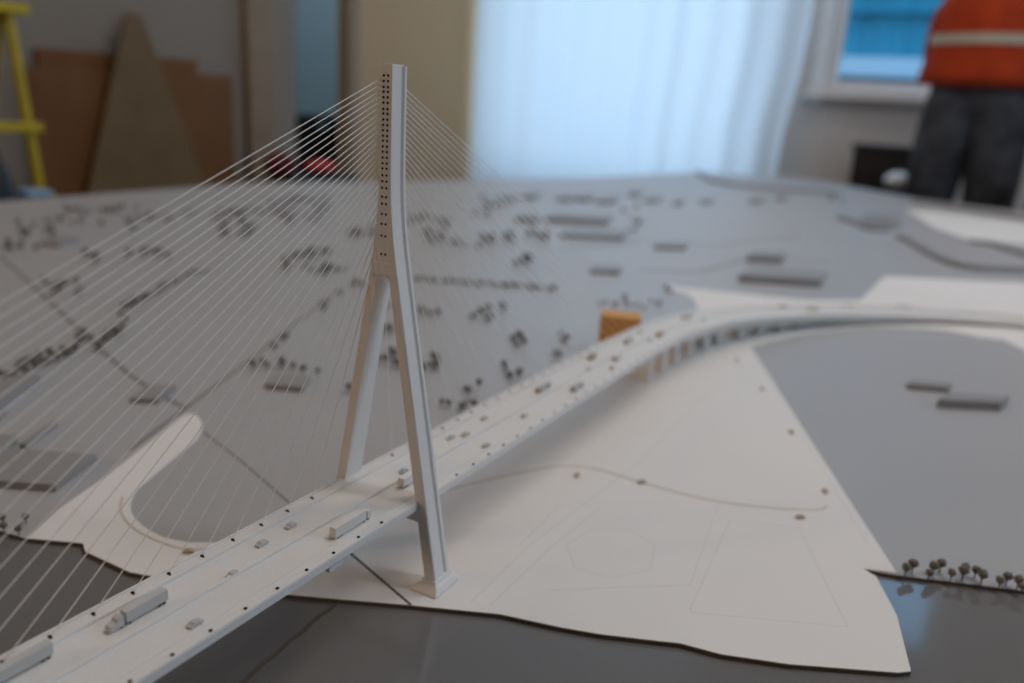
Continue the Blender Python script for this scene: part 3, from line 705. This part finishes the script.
# black bin and white bag at the right
p0 = wp(854, 170, 0, 6.15); p1 = wp(916, 170, 0, 6.15); top = wp(880, 147, 0, 6.15).z
cy = (p0.y + p1.y) / 2; wd = abs(p0.y - p1.y)
bn = thing('black_bin', 'black square bin below the window with flared rim', 'bin', (6.1, cy, 0))
MB().box((0, 0, top / 2), (.34, wd * .9, top), taper=(1.1, 1.1)).build('bin_body', BLACK, bn, bevel=.01)
MB().box((0, 0, top), (.42, wd * 1.06, .03)).build('bin_rim', BLACK, bn, bevel=.008)
p = gp(897, 189, ZG)
o = MB().blob((0, 0, .055), (.075, .085, .055), 18, 12, .08, random.Random(8)).build('plastic_bag', BAG, None, True, (p[0], p[1], ZG)); tag(o, 'crumpled bluish white plastic bag on the table in front of the bin', 'bag')

# ------------------------------------------------------------------ the person in the orange jacket
per = thing('person', 'person in orange jacket with grey stripe and dark trousers standing behind the table', 'person', (5.34, -.29, 0), 0)
# stands facing the model (towards -x); local frame: +x forward here, rotated afterwards
per.rotation_euler = (0, 0, math.radians(172)); per.scale = (1.04, 1.04, 1.04)
def skin(name, pts, edges, rad, m, parent, sub=2, root=0):
    me = bpy.data.meshes.new(name); me.from_pydata(pts, edges, []); me.materials.append(m)
    o = bpy.data.objects.new(name, me); COL.objects.link(o); o.parent = parent
    sk = o.modifiers.new('skin', 'SKIN'); sk.use_smooth_shade = True
    lay = me.skin_vertices[0].data if me.skin_vertices else None
    if lay is None:
        bm = bmesh.new(); bm.from_mesh(me); bm.verts.layers.skin.verify(); bm.to_mesh(me); bm.free(); lay = me.skin_vertices[0].data
    for i, r in enumerate(rad): lay[i].radius = r if isinstance(r, tuple) else (r, r)
    lay[root].use_root = True
    sb = o.modifiers.new('sub', 'SUBSURF'); sb.levels = sub; sb.render_levels = sub
    for p_ in me.polygons: p_.use_smooth = True
    return o
# body: pelvis, spine, neck, head, arms, legs
pts = [(0, 0, 1.0), (0, 0, 1.22), (.0, 0, 1.45), (.01, 0, 1.58), (.015, 0, 1.65), (.03, 0, 1.72), (.03, 0, 1.83),
       (0, .10, .93), (.02, .14, .52), (0, .16, .10), (.14, .18, .04), (0, -.10, .93), (.02, -.14, .52), (0, -.16, .10), (.14, -.18, .04),
       (0, .20, 1.52), (-.04, .29, 1.24), (-.16, .22, 1.04), (-.20, .16, 1.0), (0, -.20, 1.52), (-.04, -.29, 1.24), (-.16, -.22, 1.04), (-.20, -.16, 1.0)]
ed = [(0, 1), (1, 2), (2, 3), (3, 4), (4, 5), (5, 6), (0, 7), (7, 8), (8, 9), (9, 10), (0, 11), (11, 12), (12, 13), (13, 14), (2, 15), (15, 16), (16, 17), (17, 18), (2, 19), (19, 20), (20, 21), (21, 22)]
rd = [(.13, .15), (.12, .14), (.12, .15), .075, .062, .118, .108, .085, .06, .045, .04, .085, .06, .045, .04, .06, .045, .032, .03, .06, .045, .032, .03]
body = skin('body', pts, ed, rd, SKIN, per)
# face details
MB().blob((.135, 0, 1.765), (.02, .015, .024), 8, 6).build('nose', SKIN, per, True)
for s_ in (-1, 1):
    ey = MB().blob((.118, s_ * .032, 1.79), (.012, .013, .008), 10, 6).build('eye', WTRIM, per, True)
    MB().blob((.129, s_ * .032, 1.79), (.004, .006, .006), 8, 6).build('iris', BLACK, ey, True)
    MB().blob((.03, s_ * .100, 1.775), (.02, .012, .032), 8, 6).build('ear', SKIN, per, True)
MB().blob((.125, 0, 1.722), (.008, .024, .006), 8, 6).build('mouth', DRED, per, True)
MB().blob((.008, 0, 1.845), (.115, .108, .075), 16, 10, .03, random.Random(2)).build('hair', HAIR, per, True)
MB().loft([[(rx * math.cos(a) , ry * math.sin(a), z) for a in [2 * math.pi * i / 24 for i in range(24)]] for z, rx, ry in ((.84, .13, .20), (.93, .16, .26), (1.02, .165, .27), (1.10, .16, .26))]).build('trouser_waist', TROUS, per, True)
# hands held behind the back
for s_ in (-1, 1):
    hp = [(-.20, s_ * .16, 1.0), (-.225, s_ * .11, .985)]; hr = [.028, (.034, .020)]; he = [(0, 1)]
    for j, (off, ln) in enumerate(((-.030, .070), (-.010, .080), (.010, .076), (.030, .060))):
        b0 = len(hp); hp += [(-.23, s_ * .075, .985 + off), (-.24, s_ * (.075 - ln * .55), .98 + off), (-.235, s_ * (.075 - ln), .975 + off)]
        hr += [.0095, .009, .008]; he += [(1, b0), (b0, b0 + 1), (b0 + 1, b0 + 2)]
    b0 = len(hp); hp += [(-.225, s_ * .125, 1.03), (-.235, s_ * .095, 1.05)]; hr += [.010, .009]; he += [(0, b0), (b0, b0 + 1)]
    skin('hand', hp, he, hr, SKIN, per, 1)
def ring(cx, cy_, z, rx, ry, n=28, wob=0, ph=0):
    return [(cx + rx * (1 + wob * math.sin(5 * a + ph)) * math.cos(a), cy_ + ry * (1 + wob * math.sin(7 * a + ph)) * math.sin(a), z) for a in [2 * math.pi * i / n for i in range(n)]]
jk = MB().loft([ring(0, 0, 1.035, .20, .345, wob=.03), ring(0, 0, 1.10, .195, .34, wob=.02), ring(0, 0, 1.22, .19, .32, wob=.015, ph=1), ring(0, 0, 1.35, .185, .30, wob=.02, ph=2), ring(0, 0, 1.45, .18, .30), ring(0, 0, 1.54, .15, .27), ring(0, 0, 1.60, .11, .16), ring(.01, 0, 1.62, .075, .08)]).build('jacket', ORANGE, per, True)
MB().loft([ring(0, 0, 1.255, .197, .326, wob=.018, ph=2), ring(0, 0, 1.31, .196, .322, wob=.018, ph=2)], False).build('reflective_stripe', TAPE, jk, True)
for s_ in (-1, 1):
    skin('sleeve', [(0, s_ * .20, 1.51), (-.02, s_ * .27, 1.37), (-.04, s_ * .295, 1.22), (-.11, s_ * .26, 1.10), (-.17, s_ * .21, 1.03)], [(0, 1), (1, 2), (2, 3), (3, 4)], [.10, .085, .07, .064, .055], ORANGE, per, 2)
    skin('trouser_leg', [(0, s_ * .07, 1.06), (0, s_ * .12, .90), (.02, s_ * .155, .52), (0, s_ * .165, .12)], [(0, 1), (1, 2), (2, 3)], [(.19, .19), (.19, .19), .165, .12], TROUS, per, 2)
    MB().blob((.05, s_ * .17, .055), (.15, .06, .055), 14, 8).build('boot', BLACK, per, True)
tb = thing('red_tote', 'red tote bag standing at the table edge in front of the person', 'bag', (4.98, -.72, Z0 - .016))
MB().box((0, 0, .13), (.07, .16, .26), taper=(1.2, .9)).build('bag_body', RED, tb, bevel=.02)
for sx in (-1, 1): MB().tube((sx * .03, .05, .25), (sx * .03, .0, .34), .006).tube((sx * .03, -.05, .25), (sx * .03, .0, .34), .006).build('strap', RED, tb)
print('trees', count)
